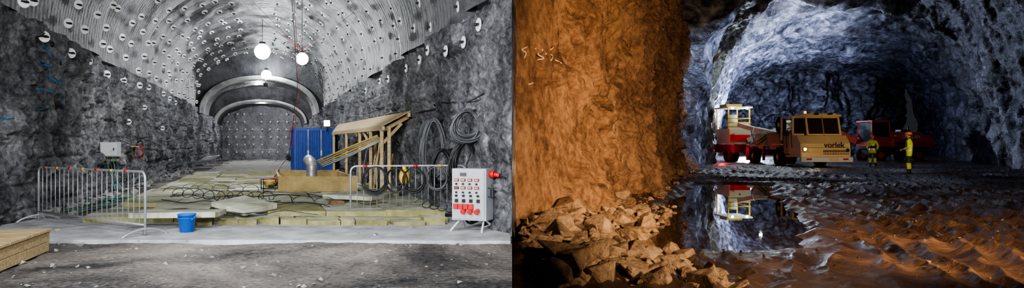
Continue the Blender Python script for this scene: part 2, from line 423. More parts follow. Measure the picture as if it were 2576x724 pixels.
m=M(); l=Vector((-.318,.948,0)); w=Vector((-.948,-.318,0)); C=Vector((-5.75,6.2,0))
def dk(a0,a1,b0,b1,z0,z1,mt=wood):
    P=[C+l*a+w*b for a,b in((a0,b0),(a0,b1),(a1,b1),(a1,b0))]
    m.hexa([p+Vector((0,0,z0)) for p in P]+[p+Vector((0,0,z1)) for p in P],mt)
for i in range(7):
    dk(i*.48,i*.48+.465,-.03,2.2,.32,.36)
dk(.0,3.35,.0,.05,.17,.318); dk(.0,3.33,.0,.05,.03,.165); dk(3.3,3.35,.05,2.2,.1,.318); dk(0,.05,.05,2.2,.1,.318)
for a in(.1,1.6,3.2): dk(a,a+.08,.06,.14,-.02,.32)
m.build('wooden_deck',bevel=.006)

m=M(); cb=mat('container_blue',(.008,.045,.28),(.02,.08,.42),2,.45,bump=.003,bscale=8)
W,D,Hc=2.05,5.0,2.5
for x in(-W/2,W/2):
    for y in(0,D): m.box((x,y,Hc/2),(.14,.14,Hc),cb)
for y in(0,D):
    for z in(.08,Hc-.08): m.box((0,y,z),(W,.13,.16),cb)
for x in(-W/2,W/2):
    for z in(.08,Hc-.08): m.box((x,D/2,z),(.13,D,.16),cb)
def corr(p0,d,n,nrm,wd):
    lo=[];k=0
    for i in range(n+1):
        for (f,o) in((0,0),(.35,0),(.5,1),(.85,1)):
            if i==n and f>0: break
            q=Vector(p0)+Vector(d)*((i+f)/n)+Vector(nrm)*(.05*o); lo.append(q)
    m.grid([[q+Vector((0,0,.1)) for q in lo],[q+Vector((0,0,Hc-.1)) for q in lo]],cb,False)
corr((-W/2,0,0),(W,0,0),11,(0,-1,0),0); corr((-W/2,D,0),(0,-D,0),22,(-1,0,0),0); corr((W/2,0,0),(0,D,0),22,(1,0,0),0)
m.box((0,D/2,Hc-.02),(W,D,.03),cb)
for x in(-.35,.35): m.cyl((x,-.1,.1),(x,-.1,Hc-.1),.025,galv,8); m.box((x,-.13,1.1),(.08,.05,.3),galv)
m.build('shipping_container',(-11.05,35.6,0),rotz=math.atan(.386))
m=M(); m.box((0,0,0),(.34,.1,.34),white); m.box((0,-.06,0),(.3,.02,.3),mat('floodlight_glass',(1,.97,.95),None,emit=25)); m.cyl((0,.02,-.17),(0,.02,-.45),.03,dark,8)
m.build('floodlight',at(823,310,35.3))

m=M(); x0,x1,Y0,Y1=-6.62,-4.4,18.0,22.4
def pl(a,b,z0,z1,t=.06,mt=ply):
    a=Vector(a);b=Vector(b);d=(b-a).normalized();n=Vector((-d.y,d.x,0))*t
    m.hexa([a+Vector((0,0,z0)),b+Vector((0,0,z0)),b+n+Vector((0,0,z0)),a+n+Vector((0,0,z0)),a+Vector((0,0,z1)),b+Vector((0,0,z1)),b+n+Vector((0,0,z1)),a+n+Vector((0,0,z1))],mt)
dx=SL*(Y1-Y0); A=(x0,Y0,0);B=(x1,Y0,0);Cc=(x1+dx,Y1,0);Dd=(x0+dx,Y1,0)
pl(A,B,.25,.68);pl(B,Cc,.25,.66);pl(Cc,Dd,.25,.68);pl(Dd,A,.25,.66)
for q in(A,B,Cc,Dd): m.box(Vector(q)+Vector((0.05 if q in(A,Dd) else -.05,.06,.47)),(.1,.1,.46),wood)
m.add([Vector(q)+Vector((0,0,.3)) for q in(A,B,Cc,Dd)],[(0,1,2,3)],mat('dark_water_pit',(.02,.02,.018),None,rough=.3))
m.build('plywood_sump_box')
m=M(); dm=mat('duct_foil',(.40,.40,.38),(.6,.6,.57),6,.4,.6)
b0=at(784,450,19.5)
pts=[b0,at(784,432,19.5),at(784,418,19.5),at(782,408,19.6),at(776,402,19.9)]
m.tube(sm(pts,5),.16,dm,18)
for i in range(9):
    z=b0.z+.05+i*.055; m.tube([(b0.x+.163*math.cos(a),b0.y+.163*math.sin(a),z) for a in [2*math.pi*k/20 for k in range(20)]],.008,dm,5,closed=True)
m.sph(at(782,408,19.6),.165,dm)
m.build('ventilation_duct')
m=M(); 
for i in range(6):
    a=at(797+i*3,405+i*3,20+.1*i); b=at(950+i*2,340+i*2.5,19+.1*i)
    m.tube([a,a.lerp(b,.5)+Vector((0,0,.04*math.sin(i))),b],.022,galv if i%3 else yellow,8)
m.build('pipe_bundle')

# lean-to shelter
m=M()
NI=Vector((-2.95,18.5,2.52));NO=Vector((-3.66,17.9,2.07));FI=Vector((-8.6,31.4,2.5));FO=Vector((-8.9,31.5,2.15))
nb=14
for i in range(nb):
    t0=i/nb;t1=(i+.97)/nb
    P=[NO.lerp(FO,t0),NI.lerp(FI,t0),NI.lerp(FI,t1),NO.lerp(FO,t1)]
    m.hexa([p+Vector((0,0,.02)) for p in P]+[p+Vector((0,0,.055)) for p in P],wood)
for k in(.05,.95):
    m.beam(NO.lerp(NI,k)-Vector((0,0,.05)),FO.lerp(FI,k)-Vector((0,0,.05)),.08,.12,wood)
for t in(.02,.2,.4,.6,.8,.98):
    m.beam(NO.lerp(FO,t)-Vector((0,0,.12)),NI.lerp(FI,t)-Vector((0,0,.12)),.05,.1,wood)
for t,k in((.02,.06),(.02,.32),(.16,.06),(.33,.06),(.33,.9),(.6,.06),(.95,.06)):
    p=NO.lerp(FO,t).lerp(NI.lerp(FI,t),k); m.box((p.x,p.y,(p.z-.1)/2+.0),(.1,.1,p.z-.1),wood)
p=NO.lerp(FO,.02).lerp(NI.lerp(FI,.02),.06); m.beam((p.x,p.y,1.6),(p.x+.5,p.y+.35,2.2),.05,.08,wood)
p=NO.lerp(FO,.16).lerp(NI.lerp(FI,.16),.06); m.beam((p.x,p.y,1.5),(p.x+SL*1.6,p.y+1.6,2.02),.05,.08,wood)
m.build('timber_shelter',bevel=.004)
m=M()
for i in range(14):
    Y=R.uniform(17.5,22); x=cxL(Y)+hwL(Y)-R.uniform(.5,1.1); m.tube([(x,Y,.02),(x+.2,Y+.1,R.uniform(1.1,1.7))],.03,R.choice([dark,wood,greyhose,galv]),6)
m.build('drill_rods_stack')

cp=gl(1190,590); 
m=M(); W,D,Hh=.66,.34,.92
m.box((0,0,.2+Hh/2),(W,D,Hh),offw); m.box((0,-D/2-.012,.2+Hh/2),(W-.06,.02,Hh-.06),offw)
seg=mat('red_digit_display',(1,.05,.02),None,emit=4)
y=-D/2-.03
m.box((-.1,y,1.02),(.12,.02,.06),greyhose)
for i in range(4): m.box((-.23+i*.13,y,.92),(.085,.02,.045),black); m.box((-.23+i*.13,y-.012,.92),(.06,.008,.025),seg)
for i in range(4): m.box((-.23+i*.13,y,.78),(.085,.02,.045),black); m.box((-.23+i*.13,y-.012,.78),(.06,.008,.025),seg if i>0 else red)
for r_ in range(2):
    for i in range(4): m.cyl((-.23+i*.13,y+.01,.85-r_*.15),(-.23+i*.13,y-.03,.85-r_*.15),.017,black,10)
for i in range(4): m.cyl((-.23+i*.14,y+.01,.64),(-.23+i*.14,y-.04,.64),.02,dark,14); m.box((-.23+i*.14,y,.55),(.06,.03,.06),dark)
for i in range(4): m.box((-.24+i*.1,y-.02,.45),(.08,.04,.09),red)
for i in range(3): m.cyl((-.08+i*.13,y+.01,.38),(-.08+i*.13,y-.08,.36),.045,red,14)
m.tube([(W/2,-.08,.62),(W/2+.05,-.08,.62),(W/2+.05,-.08,.78),(W/2,-.08,.78)],.01,dark,6)
m.tube([(W/2,.1,.6),(W/2+.05,.1,.6),(W/2+.05,.1,.8),(W/2,.1,.8)],.01,dark,6)
m.cyl((W/2,0,1.02),(W/2+.1,-.02,1.02),.06,red,14); m.cyl((W/2+.1,-.02,1.02),(W/2+.2,-.03,1.0),.04,red,12)
m.tube(sm([(W/2+.2,-.03,1.0),(W/2+.35,0,.9),(W/2+.42,.1,.5),(W/2+.3,.2,.1),(W/2+.1,.3,.05)]),.015,black,6)
for sx in(-1,1):
    m.tube([(sx*.22,-.0,.22),(sx*.3,-.3,.02)],.02,white,8); m.tube([(sx*.22,.0,.22),(sx*.3,.3,.02)],.02,white,8)
    m.tube([(sx*.27,-.2,.09),(sx*.27,.2,.09)],.014,white,8)
m.build('electrical_control_panel',(cp.x-.02,cp.y+.25,.04),bevel=.006,rotz=-.35)

def hank(name,u,v,rx,rz,n,mt,th=.018,seed=1,off=.25,yy=None):
    rg=random.Random(seed); m=M(); Y=yy or 6720/(u-670); z=1.6+(362-v)*Y/F; x=min((u-1288)*Y/F,rwx(Y,max(z,0.1))-off)
    for i in range(n):
        a=rx*rg.uniform(.8,1.1); b=rz*rg.uniform(.85,1.08); ox=rg.uniform(-.04,.04); oz=rg.uniform(-.05,.02)+(rz-b); oy=rg.uniform(-.1,.1)
        m.tube([(ox+a*math.cos(t)*(1-.25*math.sin(t)),oy+a*.4*math.cos(t)+.03*math.sin(3*t+i),oz+b*math.sin(t)) for t in [2*math.pi*k/28 for k in range(28)]],th,mt,6,closed=True)
    m.cyl((0,.05,rz*.95),(.3,.15,rz),.02,dark,8)
    m.build(name,(x,Y,z))
lhose=mat('light_grey_hose',(.10,.105,.11),None,rough=.45)
hank('hose_coil',1105,370,.26,.68,14,lhose,.02,1)
hank('hose_coil',1203,313,.27,.30,14,lhose,.018,2,yy=12.9)
hank('hose_coil',1208,405,.28,.42,22,black,.02,3,yy=13.1)
hank('hose_coil',1262,490,.18,.45,14,black,.022,4,yy=11.8)
hank('hose_coil',1075,350,.15,.45,5,lhose,.014,5)
hank('hose_coil',1150,420,.2,.4,8,black,.018,6,yy=14.2)
def bcoil(u,v,r,n,mt,Y,seed):
    rg=random.Random(seed); m=M(); c=at(u,v,Y)
    for i in range(n):
        a=r*rg.uniform(.8,1.05)
        m.tube([(a*.9*math.cos(t),.02*i-.1,a*math.sin(t)+(r-a)) for t in [2*math.pi*k/26 for k in range(26)]],.012,mt,6,closed=True)
    m.build('cable_coil',c)
bcoil(945,455,.29,7,black,12.95,1); bcoil(998,452,.24,5,black,13.0,2); bcoil(1042,455,.27,6,black,13.1,3); bcoil(1100,452,.27,4,greyhose,13.2,4)
m=M(); m.sph((0,0,0),.11,yellow,(1,.6,1.5),12,8); m.tube([(0,0,.1),(0,.0,.22)],.04,yellow,8); m.build('yellow_bag',at(1017,444,13.1))
m=M()
def helix(a,b,r,n,mt,th=.008):
    a=Vector(a);b=Vector(b);d=(b-a);side=d.normalized().cross(Vector((0,0,1))); pts=[]
    for k in range(n*12+1):
        t=k/(n*12); ang=2*math.pi*n*t; pts.append(a+d*t+side*(r*math.cos(ang))+Vector((0,0,r*.6*(1+math.sin(ang)))))
    m.tube(pts,th,mt,5)
helix(gl(430,492,.26),gl(560,505,.26),.2,5,black); helix(gl(560,497,.26),gl(690,503,.26),.16,5,black); helix(gl(470,478,.26),gl(660,482,.26),.16,5,greyhose,.008)
helix(gl(700,500,.26),gl(860,512,.26),.1,3,black); helix(gl(1060,520,.27),gl(1140,535,.27),.15,4,black)
for k in range(18):
    rg=random.Random(k+50); y0=rg.uniform(455,535); x=rg.uniform(330,700); pts=[]
    for i in range(7):
        pts.append(gl(x,y0,.27)); x+=rg.uniform(20,70); y0+=rg.uniform(-9,9); y0=max(450,min(540,y0))
    m.tube(sm(pts),.009,rg.choice([black,black,greyhose]),5)
gc=mat('green_cable',(.05,.25,.15),None)
for k in range(14):
    rg=random.Random(k+90); a=gl(290+rg.uniform(-70,70),470+rg.uniform(-10,60),.05); 
    pts=[a+Vector((rg.uniform(-.6,.6),rg.uniform(-1.5,1.5),.02)) for i in range(5)]
    m.tube(sm(pts),.011,rg.choice([black,greyhose,gc]),5)
m.build('loose_cable_tangle')
m=M(); g=gl(678,478,.26)
m.cyl((-.12,0,.18),(.14,0,.18),.09,mat('pump_yellow',(.4,.26,.03),None,rough=.5),14); m.cyl((.14,0,.18),(.22,0,.18),.06,dark,12); m.box((0,0,.06),(.4,.25,.04),dark)
for x in(-.2,.2):
    m.tube([(x,-.14,0),(x,-.14,.32),(x,.14,.32),(x,.14,0)],.013,black,6)
m.box((.02,-.12,.1),(.15,.04,.12),dark)
m.tube([(-.2,-.14,.32),(.2,-.14,.32)],.013,red,6); m.tube([(-.2,.14,.32),(.2,.14,.32)],.013,black,6); m.tube(sm([(.1,-.1,.2),(.3,-.3,.1),(.7,-.4,.03),(1.2,-.2,.03)]),.02,black,6)
m.build('yellow_pump',g,rotz=.6)

m=M(); m.box((0,0,0),(.5,.32,.46),offw); m.box((.0,-.17,0),(.44,.02,.4),white); m.box((.15,-.19,0),(.03,.02,.08),dark)
m.box((0,.12,-.35),(.4,.03,.06),wood)
tc_=mat('teal_cable',(.05,.35,.3),None)
for i in range(5): m.tube(sm([(-.15+i*.07,-.05,-.23),(-.15+i*.09,-.05,-.5),(-.05+i*.08+.05*math.sin(i),-.1,-.9),(.1+i*.1,-.2,-1.3)]),.012,tc_ if i%2 else greyhose,6)
m.build('electrical_box',at(278,375,20.2),rotz=.25)
m=M(); m.box((0,0,0),(.5,.5,.04),wood); m.box((0,.2,-.15),(.06,.06,.3),wood)
for i in range(10):
    rg=random.Random(i); m.tube([(.2+.17*math.cos(t)*rg.uniform(.8,1),-.1+rg.uniform(-.1,.1),-.18+.24*math.sin(t)*rg.uniform(.8,1.1)) for t in [2*math.pi*k/14 for k in range(14)]],.014,red if i%3==0 else black,5,closed=True)
m.tube(sm([(.1,0,.02),(.15,0,.15),(.3,-.1,.2),(.35,-.1,0)]),.02,black,6)
m.build('cable_shelf',at(335,368,23.3),rotz=.3)
m=M()
pts=[Vector((lwx(Y,1.5)+.08,Y,1.7+.12*math.sin(Y))) for Y in [20+i*1.5 for i in range(16)]]
m.tube(sm(pts,4),.015,black,5)
pts=[Vector((rwx(Y,2.6)-.08,Y,2.55+.06*math.sin(Y*1.3))) for Y in [12+i*1.0 for i in range(22)]]
m.tube(sm(pts,4),.02,black,5); m.build('cable_run')

# =============== RIGHT CAVERN ===============
def xlR(Y):
    if Y<8.4: return 0.0
    if Y<31: return 8.7*(Y-8.4)/(31-8.4)
    return 9.1+(26.5-9.1)*(Y-31)/51
def xrR(Y): return 20+.55*(Y-22)
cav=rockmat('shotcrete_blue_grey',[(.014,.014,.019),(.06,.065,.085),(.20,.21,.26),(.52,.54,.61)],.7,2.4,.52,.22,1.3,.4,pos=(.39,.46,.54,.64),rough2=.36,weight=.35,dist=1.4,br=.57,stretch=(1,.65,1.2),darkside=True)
rows=[]
YC=[-4,0,4,8,12,16,20]+[22+60*(i/300)**1.1 for i in range(301)]
for Y in YC:
    xl=xlR(Y) if Y>31 else max(.0,xlR(Y)-1.0); xr=xrR(Y) if Y>8 else 14; c=(xl+xr)/2; hw=(xr-xl)/2; row=[]
    for i in range(231):
        a=math.pi*(1-i/230); ca=math.cos(a); sa=math.sin(a)
        p=Vector((c+hw*math.copysign(abs(ca)**.62,ca),Y,.1+10.9*sa**.72))
        n=Vector((-ca,0,-sa)); 
        d=.8*fr(p*.2,1,2,3)+.35*fr(p*.6,1,2,4)+.10*abs(fr(p*1.8,.8,2,4))
        p+=n*d; 
        if Y<31.5 and p.z<9 and i<115: p.x=min(p.x,xlR(Y)-.8)
        p.x=max(p.x,0); row.append(p)
    rows.append(row)
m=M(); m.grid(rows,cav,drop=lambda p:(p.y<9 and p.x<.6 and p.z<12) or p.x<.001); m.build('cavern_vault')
m=M(); rows=[]
for i in range(90):
    z=13*i/89; rows.append([Vector((24+26*j/150,81-1.6*fr(Vector((j*.06,3,z*.25)),1,2,4)-.5*fr(Vector((j*.3,7,z*1.2)),.9,2,4),z)) for j in range(151)])
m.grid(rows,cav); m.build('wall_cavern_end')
path=[]; 
for i in range(380):
    t=i/379; Y=8.35+(30.9-8.35)*t**1.1; path.append((Vector((8.7*(Y-8.4)/22.6,Y,0)),Vector((.933,-.36,0))))
for i in range(1,40):
    t=i/39; ang=t*math.pi*.55
    path.append((Vector((8.7-.5+.5*math.cos(ang)-2.0*max(0,t-.7),30.9+.7*math.sin(ang)+4*max(0,t-.7),0)),Vector((math.cos(ang),math.sin(ang)*.6,0)).normalized()))
rows=[]
for p0,n in path:
    col=[]
    for k in range(231):
        z=.05+12.5*(k/230)**1.25; p=Vector((p0.x,p0.y,z))
        q=Vector((p.x+p.z*.35,p.y,p.z*.8-p.y*.25))
        d=.75*fr(q*.16,1,2,3)+.33*fr(q*.55+Vector((3,1,0)),.9,2,4)+.15*abs(fr(q*2.2,.7,2,5))+.05*fr(q*7,.7,2,3)
        d+=.22*(noise.cell(Vector((q.x*.45+.4*fr(q,1,2,2),q.y*.45,q.z*.5+.4*fr(q*1.2,1,2,2))))-.5)
        base=.9*math.exp(-z/.9)*(.6+.5*fr(p*.5,1,2,3))
        f=min(1,(p0.y-8.35)/4+.05)
        p=p+n*((d+base-.03*z)*f); p.x=max(p.x,.003); col.append(p)
    rows.append(col)
m=M(); m.grid(rows,orangeR,flip=True); m.build('wall_rock_brown')
def seg_d(x,y,a,b):
    ax,ay=a;bx,by=b;vx,vy=bx-ax,by-ay;t=max(0,min(1,((x-ax)*vx+(y-ay)*vy)/(vx*vx+vy*vy)))
    return math.hypot(x-ax-t*vx,y-ay-t*vy)
def mud(x,Y):
    p=Vector((x,Y,0))
    z=.345+.045*fr(p*.3,1,2,3)+.02*fr(p*1.6,.8,2,4)
    d=seg_d(x,Y,(2.75,8.9),(7.1,20.5))+.3*fr(p*.7+Vector((5,5,0)),1,2,3)
    perp=x*.95-Y*.30
    warp=.6*fr(Vector((x*.25,Y*.12,4)),1,2,3)+.14*fr(Vector((x*1.4,Y*1.4,9)),1,2,3)
    r=1-abs(math.sin((perp+warp)*math.pi/.34))
    r2=1-abs(math.sin((perp*.5+Y*.8+1.2*warp)*math.pi/.40))
    k=max(0,min(1,.7+1.4*fr(Vector((x*.2,Y*.2,50)),1,2,2)))
    amp=max(0,min(1,(d-1.2)/.8))*(1 if Y<30 else max(0.2,1-(Y-30)/14))
    amp*=max(.25,min(1.15,.8+1.1*fr(Vector((x*.4,Y*.25,20)),1,2,3)))
    rut=.125*amp*((r**1.1)*k+(r2**1.1)*(1-k)*.8)
    hole=max(0,min(1,(1.42-d)/.4)); 
    z=z+rut-.06*amp-.17*hole
    if Y>30: z=max(z,.285+.03*fr(p*.8,1,2,3))
    return z
rows=[]
YM=[-3,0,2,3.5,4.5]+[5*(82/5)**(i/700) for i in range(701)]
for Y in YM:
    x1=max(xrR(Y)+1,10); xa=min(x1,.95*Y+1.0) if Y>4 else x1
    rows.append([Vector((.002+(xa-.002)*j/549,Y,mud(.002+(xa-.002)*j/549,Y))) for j in range(550)])
mudM,nt,b=newmat('wet_mud'); N=nt.nodes;L=nt.links
tc=N.new('ShaderNodeTexCoord'); n=N.new('ShaderNodeTexNoise'); n.inputs['Scale'].default_value=1.2; n.inputs['Detail'].default_value=8; L.new(tc.outputs['Object'],n.inputs['Vector'])
r=N.new('ShaderNodeValToRGB'); r.color_ramp.elements[0].position=.35; r.color_ramp.elements[1].position=.7
r.color_ramp.elements[0].color=(.022,.015,.012,1); r.color_ramp.elements[1].color=(.105,.07,.052,1); L.new(n.outputs['Fac'],r.inputs[0]); L.new(r.outputs[0],b.inputs['Base Color'])
mr=N.new('ShaderNodeMapRange'); mr.inputs['To Min'].default_value=.15; mr.inputs['To Max'].default_value=.38; mr.inputs['From Min'].default_value=.35; mr.inputs['From Max'].default_value=.65; L.new(n.outputs['Fac'],mr.inputs['Value']); L.new(mr.outputs[0],b.inputs['Roughness'])
b.inputs['Specular IOR Level'].default_value=.75
n2=N.new('ShaderNodeTexNoise'); n2.inputs['Scale'].default_value=6; n2.inputs['Detail'].default_value=10; n2.inputs['Roughness'].default_value=.6; L.new(tc.outputs['Object'],n2.inputs['Vector'])
bp=N.new('ShaderNodeBump'); bp.inputs['Distance'].default_value=.07; L.new(n2.outputs['Fac'],bp.inputs['Height']); L.new(bp.outputs[0],b.inputs['Normal'])
m=M(); m.grid(rows,mudM,flip=True); m.build('floor_mud')
m=M(); wat=mat('puddle_water',(.025,.019,.012),None,rough=.012,spec=.7)
m.add([(.01,4,.265),(30,4,.265),(50,60,.265),(22,60,.265),(.01,9,.265)],[(0,1,2,3,4)],wat); m.build('puddle_water')

rk=rockmat('rubble_brown',[(.07,.05,.035),(.2,.145,.10),(.38,.29,.21),(.56,.46,.35)],2.0,12,.75,.05,9,.35,pos=(.32,.45,.56,.72))
m=M(); rg=random.Random(21)
for i in range(1150):
    Y=rg.uniform(5.6,13) if i<900 else rg.uniform(12,32)
    if Y<8.4: xmin=.12
    else: xmin=xlR(Y)+.3
    pudl=2.3+(Y-7.5)*.37-1.0
    wmax=max(.35,pudl-xmin) if Y<13 else .7
    if Y<7.4: wmax=1.9+rg.uniform(-.2,.4)
    t=rg.random()**1.25; x=xmin+t*wmax
    r=rg.choice([.03,.04,.05,.06,.08,.11,.15,.2,.26])*(1.2-.5*t)
    if Y>12: r*=.5
    hgt=max(0,(1-t))*.36 if Y<12 else .08
    z=.28+hgt*rg.uniform(.2,1)
    if x-r*1.5<.02: x=.02+r*1.55
    hull(m,(x,Y,z),r,rk,rg,(rg.uniform(.9,1.5),rg.uniform(.7,1.1),rg.uniform(.4,.9)),rg.choice([10,12,14]))
for (u,v,r,sc) in((1500,600,.26,(1.1,1,.9)),(1385,598,.36,(1.6,.7,.4)),(1545,520,.3,(1.2,1,.8)),(1618,585,.18,(1.2,1,.8)),(1690,645,.14,(1.2,1,.8)),(1725,652,.07,(1,1,.8)),(1560,560,.2,(1.2,1,.8)),(1440,655,.17,(1.4,1,.7)),(1520,690,.15,(1.4,1,.6)),(1655,715,.17,(1.4,1,.7)),(1340,690,.22,(1.2,1,.7)),(1610,660,.15,(1,1,1)),(1660,500,.25,(1.2,1,.6)),(1705,447,.45,(1.2,1,.7)),(1450,530,.33,(1.2,1,.9)),(1780,715,.09,(1,1,.6)),(1575,640,.13,(1,1,.8))):
    g=gr(u,v); hull(m,(g.x,g.y,.3+r*.5),r,rk,rg,sc,13)
m.build('rock_pile')
m=M()
for i in range(700):
    Y=rg.uniform(5.8,24); x=rg.uniform(1.5,.8*Y); r=rg.choice([.01,.015,.02,.03]); z=mud(x,Y)
    if z<.27 and rg.random()<.85: continue
    hull(m,(x,Y,max(z,.27)+r*.3),r,mudM,rg,(1,1,.7),8,False)
m.build('mud_clods')

# ------------ utility truck ------------
cream=mat('truck_beige_paint',(.78,.56,.27),(.84,.63,.33),2,.35)
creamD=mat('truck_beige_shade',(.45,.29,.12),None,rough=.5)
tyre=mat('tyre_rubber',(.018,.016,.015),(.05,.04,.03),6,.8,bump=.01,bscale=20)
glass=mat('tinted_glass',(.04,.03,.02),None,rough=.05,spec=1)
def wheel(m,c,r,w,hub,ax='x'):
    c=Vector(c); prof=[(r*.55,-w/2),(r*.9,-w/2),(r,-w*.36),(r,w*.36),(r*.9,w/2),(r*.55,w/2)]
    rows=[[c+Vector((o,rr*math.cos(a),rr*math.sin(a))) for a in [2*math.pi*k/30 for k in range(31)]] for rr,o in prof]
    m.grid(rows,tyre)
    for s in(-1,1):
        m.cyl(c+Vector((0,0,0)),c+Vector((s*w*.3,0,0)),r*.56,hub,20); m.cyl(c+Vector((s*w*.3,0,0)),c+Vector((s*w*.48,0,0)),r*.22,hub,12)
        for k in range(8):
            a=2*math.pi*k/8; q=c+Vector((s*w*.3,r*.38*math.cos(a),r*.38*math.sin(a))); m.cyl(q,q+Vector((s*.03,0,0)),.025,dark,6)
    for k in range(22):
        a=2*math.pi*k/22; m.box(c+Vector((0,r*1.0*math.cos(a),r*1.0*math.sin(a))),(w*.7,.07,.05),tyre,Euler((a-math.pi/2,0,0)).to_matrix())
m=M()
m.box((0,2.6,.82),(1.2,8.2,.35),creamD)
def prism(pts,x0,x1,mt):
    n=len(pts); vs=[(x0,y,z) for y,z in pts]+[(x1,y,z) for y,z in pts]
    m.add(vs,[tuple(range(n)),tuple(range(2*n-1,n-1,-1))]+[(i,i+n,(i+1)%n+n,(i+1)%n) for i in range(n)],mt)
prism([(-1.75,.62),(-1.85,.95),(-1.8,1.35),(-1.35,1.78),(-.75,1.82),(-.75,.62)],-1.32,1.32,cream)
m.box((0,-1.9,.5),(2.72,.24,.26),white); m.box((0,-1.82,.74),(2.6,.12,.2),cream)
for x in(-.95,.98): m.box((x,-2.03,.52),(.28,.02,.09),red)
m.box((.35,-2.03,.5),(.5,.02,.14),cream)
for i in range(16): m.box((-.1+i*.085,-1.86,.95),(.045,.03,.13),dark)
for i in range(16): m.box((-.1+i*.085,-1.87,.80),(.045,.03,.08),dark)
m.box((0,-1.845,1.14),(2.4,.03,.03),creamD)
hl=mat('headlight_lens',(1,.95,.8),None,emit=60)
m.cyl((-1.12,-1.84,1.05),(-1.12,-1.92,1.05),.1,dark,14); m.cyl((-1.12,-1.90,1.05),(-1.12,-1.94,1.05),.075,hl,14)
m.cyl((1.15,-1.84,1.0),(1.15,-1.92,1.0),.09,dark,14)
for x in(-.52,1.25):
    m.beam((x,-.85,1.8),(x,-.55,2.85),.1,.1,cream); m.beam((x,.95,.8),(x,.95,2.85),.1,.1,cream)
m.box((.36,.25,2.9),(2.0,1.9,.12),cream); m.box((.36,.25,2.99),(1.7,1.5,.08),cream)
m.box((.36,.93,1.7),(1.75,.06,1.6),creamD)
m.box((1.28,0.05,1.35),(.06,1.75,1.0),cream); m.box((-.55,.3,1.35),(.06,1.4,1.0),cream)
m.add([(-.47,-.83,1.84),(1.2,-.83,1.84),(1.2,-.58,2.78),(-.47,-.58,2.78)],[(0,1,2,3)],glass)
m.beam((.36,-.86,1.8),(.36,-.58,2.85),.05,.05,creamD)
m.box((.36,-.8,1.84),(1.8,.1,.1),cream); m.box((.36,-.55,2.82),(1.8,.1,.1),cream)
m.box((.7,.3,2.2),(.5,.14,.7),dark); m.box((0,.3,2.15),(.4,.14,.6),creamD)
m.box((-1.0,-.3,1.25),(.62,1.0,1.3),cream)
for y in(-.7,.9): m.box((-1.27,y,2.2),(.09,.09,1.3),cream)
m.beam((-1.27,-.7,2.8),(-1.27,.9,2.85),.1,.1,cream); m.beam((-1.27,-.7,2.8),(-.5,-.6,2.9),.1,.1,cream); m.beam((-1.27,.9,2.85),(-.5,.95,2.9),.1,.1,cream)
m.add([(-1.0,-.8,1.9),(-.58,-.8,1.9),(-.58,-.6,2.75),(-1.2,-.6,2.75),(-1.25,-.75,1.9)],[(0,1,2,3,4)],glass)
m.box((-1.31,.1,1.3),(.04,.7,1.0),creamD); m.box((-1.34,.1,1.95),(.03,.7,.3),dark)
m.box((-1.25,1.4,1.3),(.34,1.5,.08),cream); m.box((1.2,1.4,1.3),(.34,1.5,.08),cream)
for z in(.45,.75): m.box((-1.35,-.1,z),(.2,.5,.05),dark)
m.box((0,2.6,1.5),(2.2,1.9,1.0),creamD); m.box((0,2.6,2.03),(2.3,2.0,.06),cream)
rl=[(-1.05+.0,1.55+.34*math.cos(t),2.45+.44*math.sin(t)) for t in [2*math.pi*k/24 for k in range(24)]]
for o in(-.1,0,.1): m.tube([(p[0]+o,p[1],p[2]) for p in rl],.085,tyre,8,closed=True)
m.cyl((-1.2,1.55,2.45),(-.9,1.55,2.45),.14,cream,14)
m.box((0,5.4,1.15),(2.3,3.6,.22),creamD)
for y in(3.9,6.9): m.box((-1.2,y,.75),(.12,.2,.9),dark)
m.box((-1.35,6.3,.7),(.1,.6,.9),dark)
palegreen=mat('pale_green_paint',(.45,.58,.42),(.6,.7,.55),2,.4)
m.cyl((0,4.6,1.2),(0,4.6,1.9),.35,palegreen,18); m.beam((0,4.4,1.9),(-.2,8.0,2.3),.34,.36,palegreen); m.beam((-.2,8,2.3),(-.9,9.6,2.7),.28,.3,palegreen)
m.box((-.6,5.6,1.65),(.7,1.4,.7),palegreen); m.box((.6,5.9,1.6),(.6,1.0,.6),white)
for k in range(4): m.tube(sm([(-.9,4.3,1.9-.1*k),(-1.2,5.2,1.5-.1*k),(-1.1,6.2,2.0),(-.6,7.2,2.5)]),.035,yellow if k%2 else black,6)
for x in(-1.15,1.15):
    for y in(1.4,5.6): wheel(m,(x,y,.56),.56,.42,cream)
m.cyl((-.3,0,3.0),(-.3,0,3.18),.07,mat('amber_beacon',(1,.35,.02),None,emit=3),12)
for x in(.0,.75): m.box((x,-.75,3.0),(.2,.12,.12),dark)
m.tube([(1.3,-.7,2.5),(1.55,-.9,2.5),(1.55,-.9,2.2)],.02,dark,6); m.box((1.55,-.92,2.1),(.18,.05,.3),dark)
for x in(-1.4,): m.tube([(x,-.9,1.1),(x-.05,-.9,2.0),(x-.05,-.2,2.0),(x,-.2,1.1)],.02,dark,6)
truck=m.build('utility_truck',(16.85,35.9,.27),bevel=.012,rotz=-.03)
def text(s,size,mt,parent,loc,rot,name):
    cu=bpy.data.curves.new(name,'FONT'); cu.body=s; cu.size=size; cu.extrude=.006; cu.offset=size*.012; cu.align_x='CENTER'; cu.materials.append(mt)
    o=bpy.data.objects.new(name,cu); bpy.context.scene.collection.objects.link(o); o.parent=parent; o.location=loc; o.rotation_euler=rot; return o
text('vorlek',.42,dark,truck,(.45,-1.865,1.14),(math.pi/2-.08,0,0),'lettering')

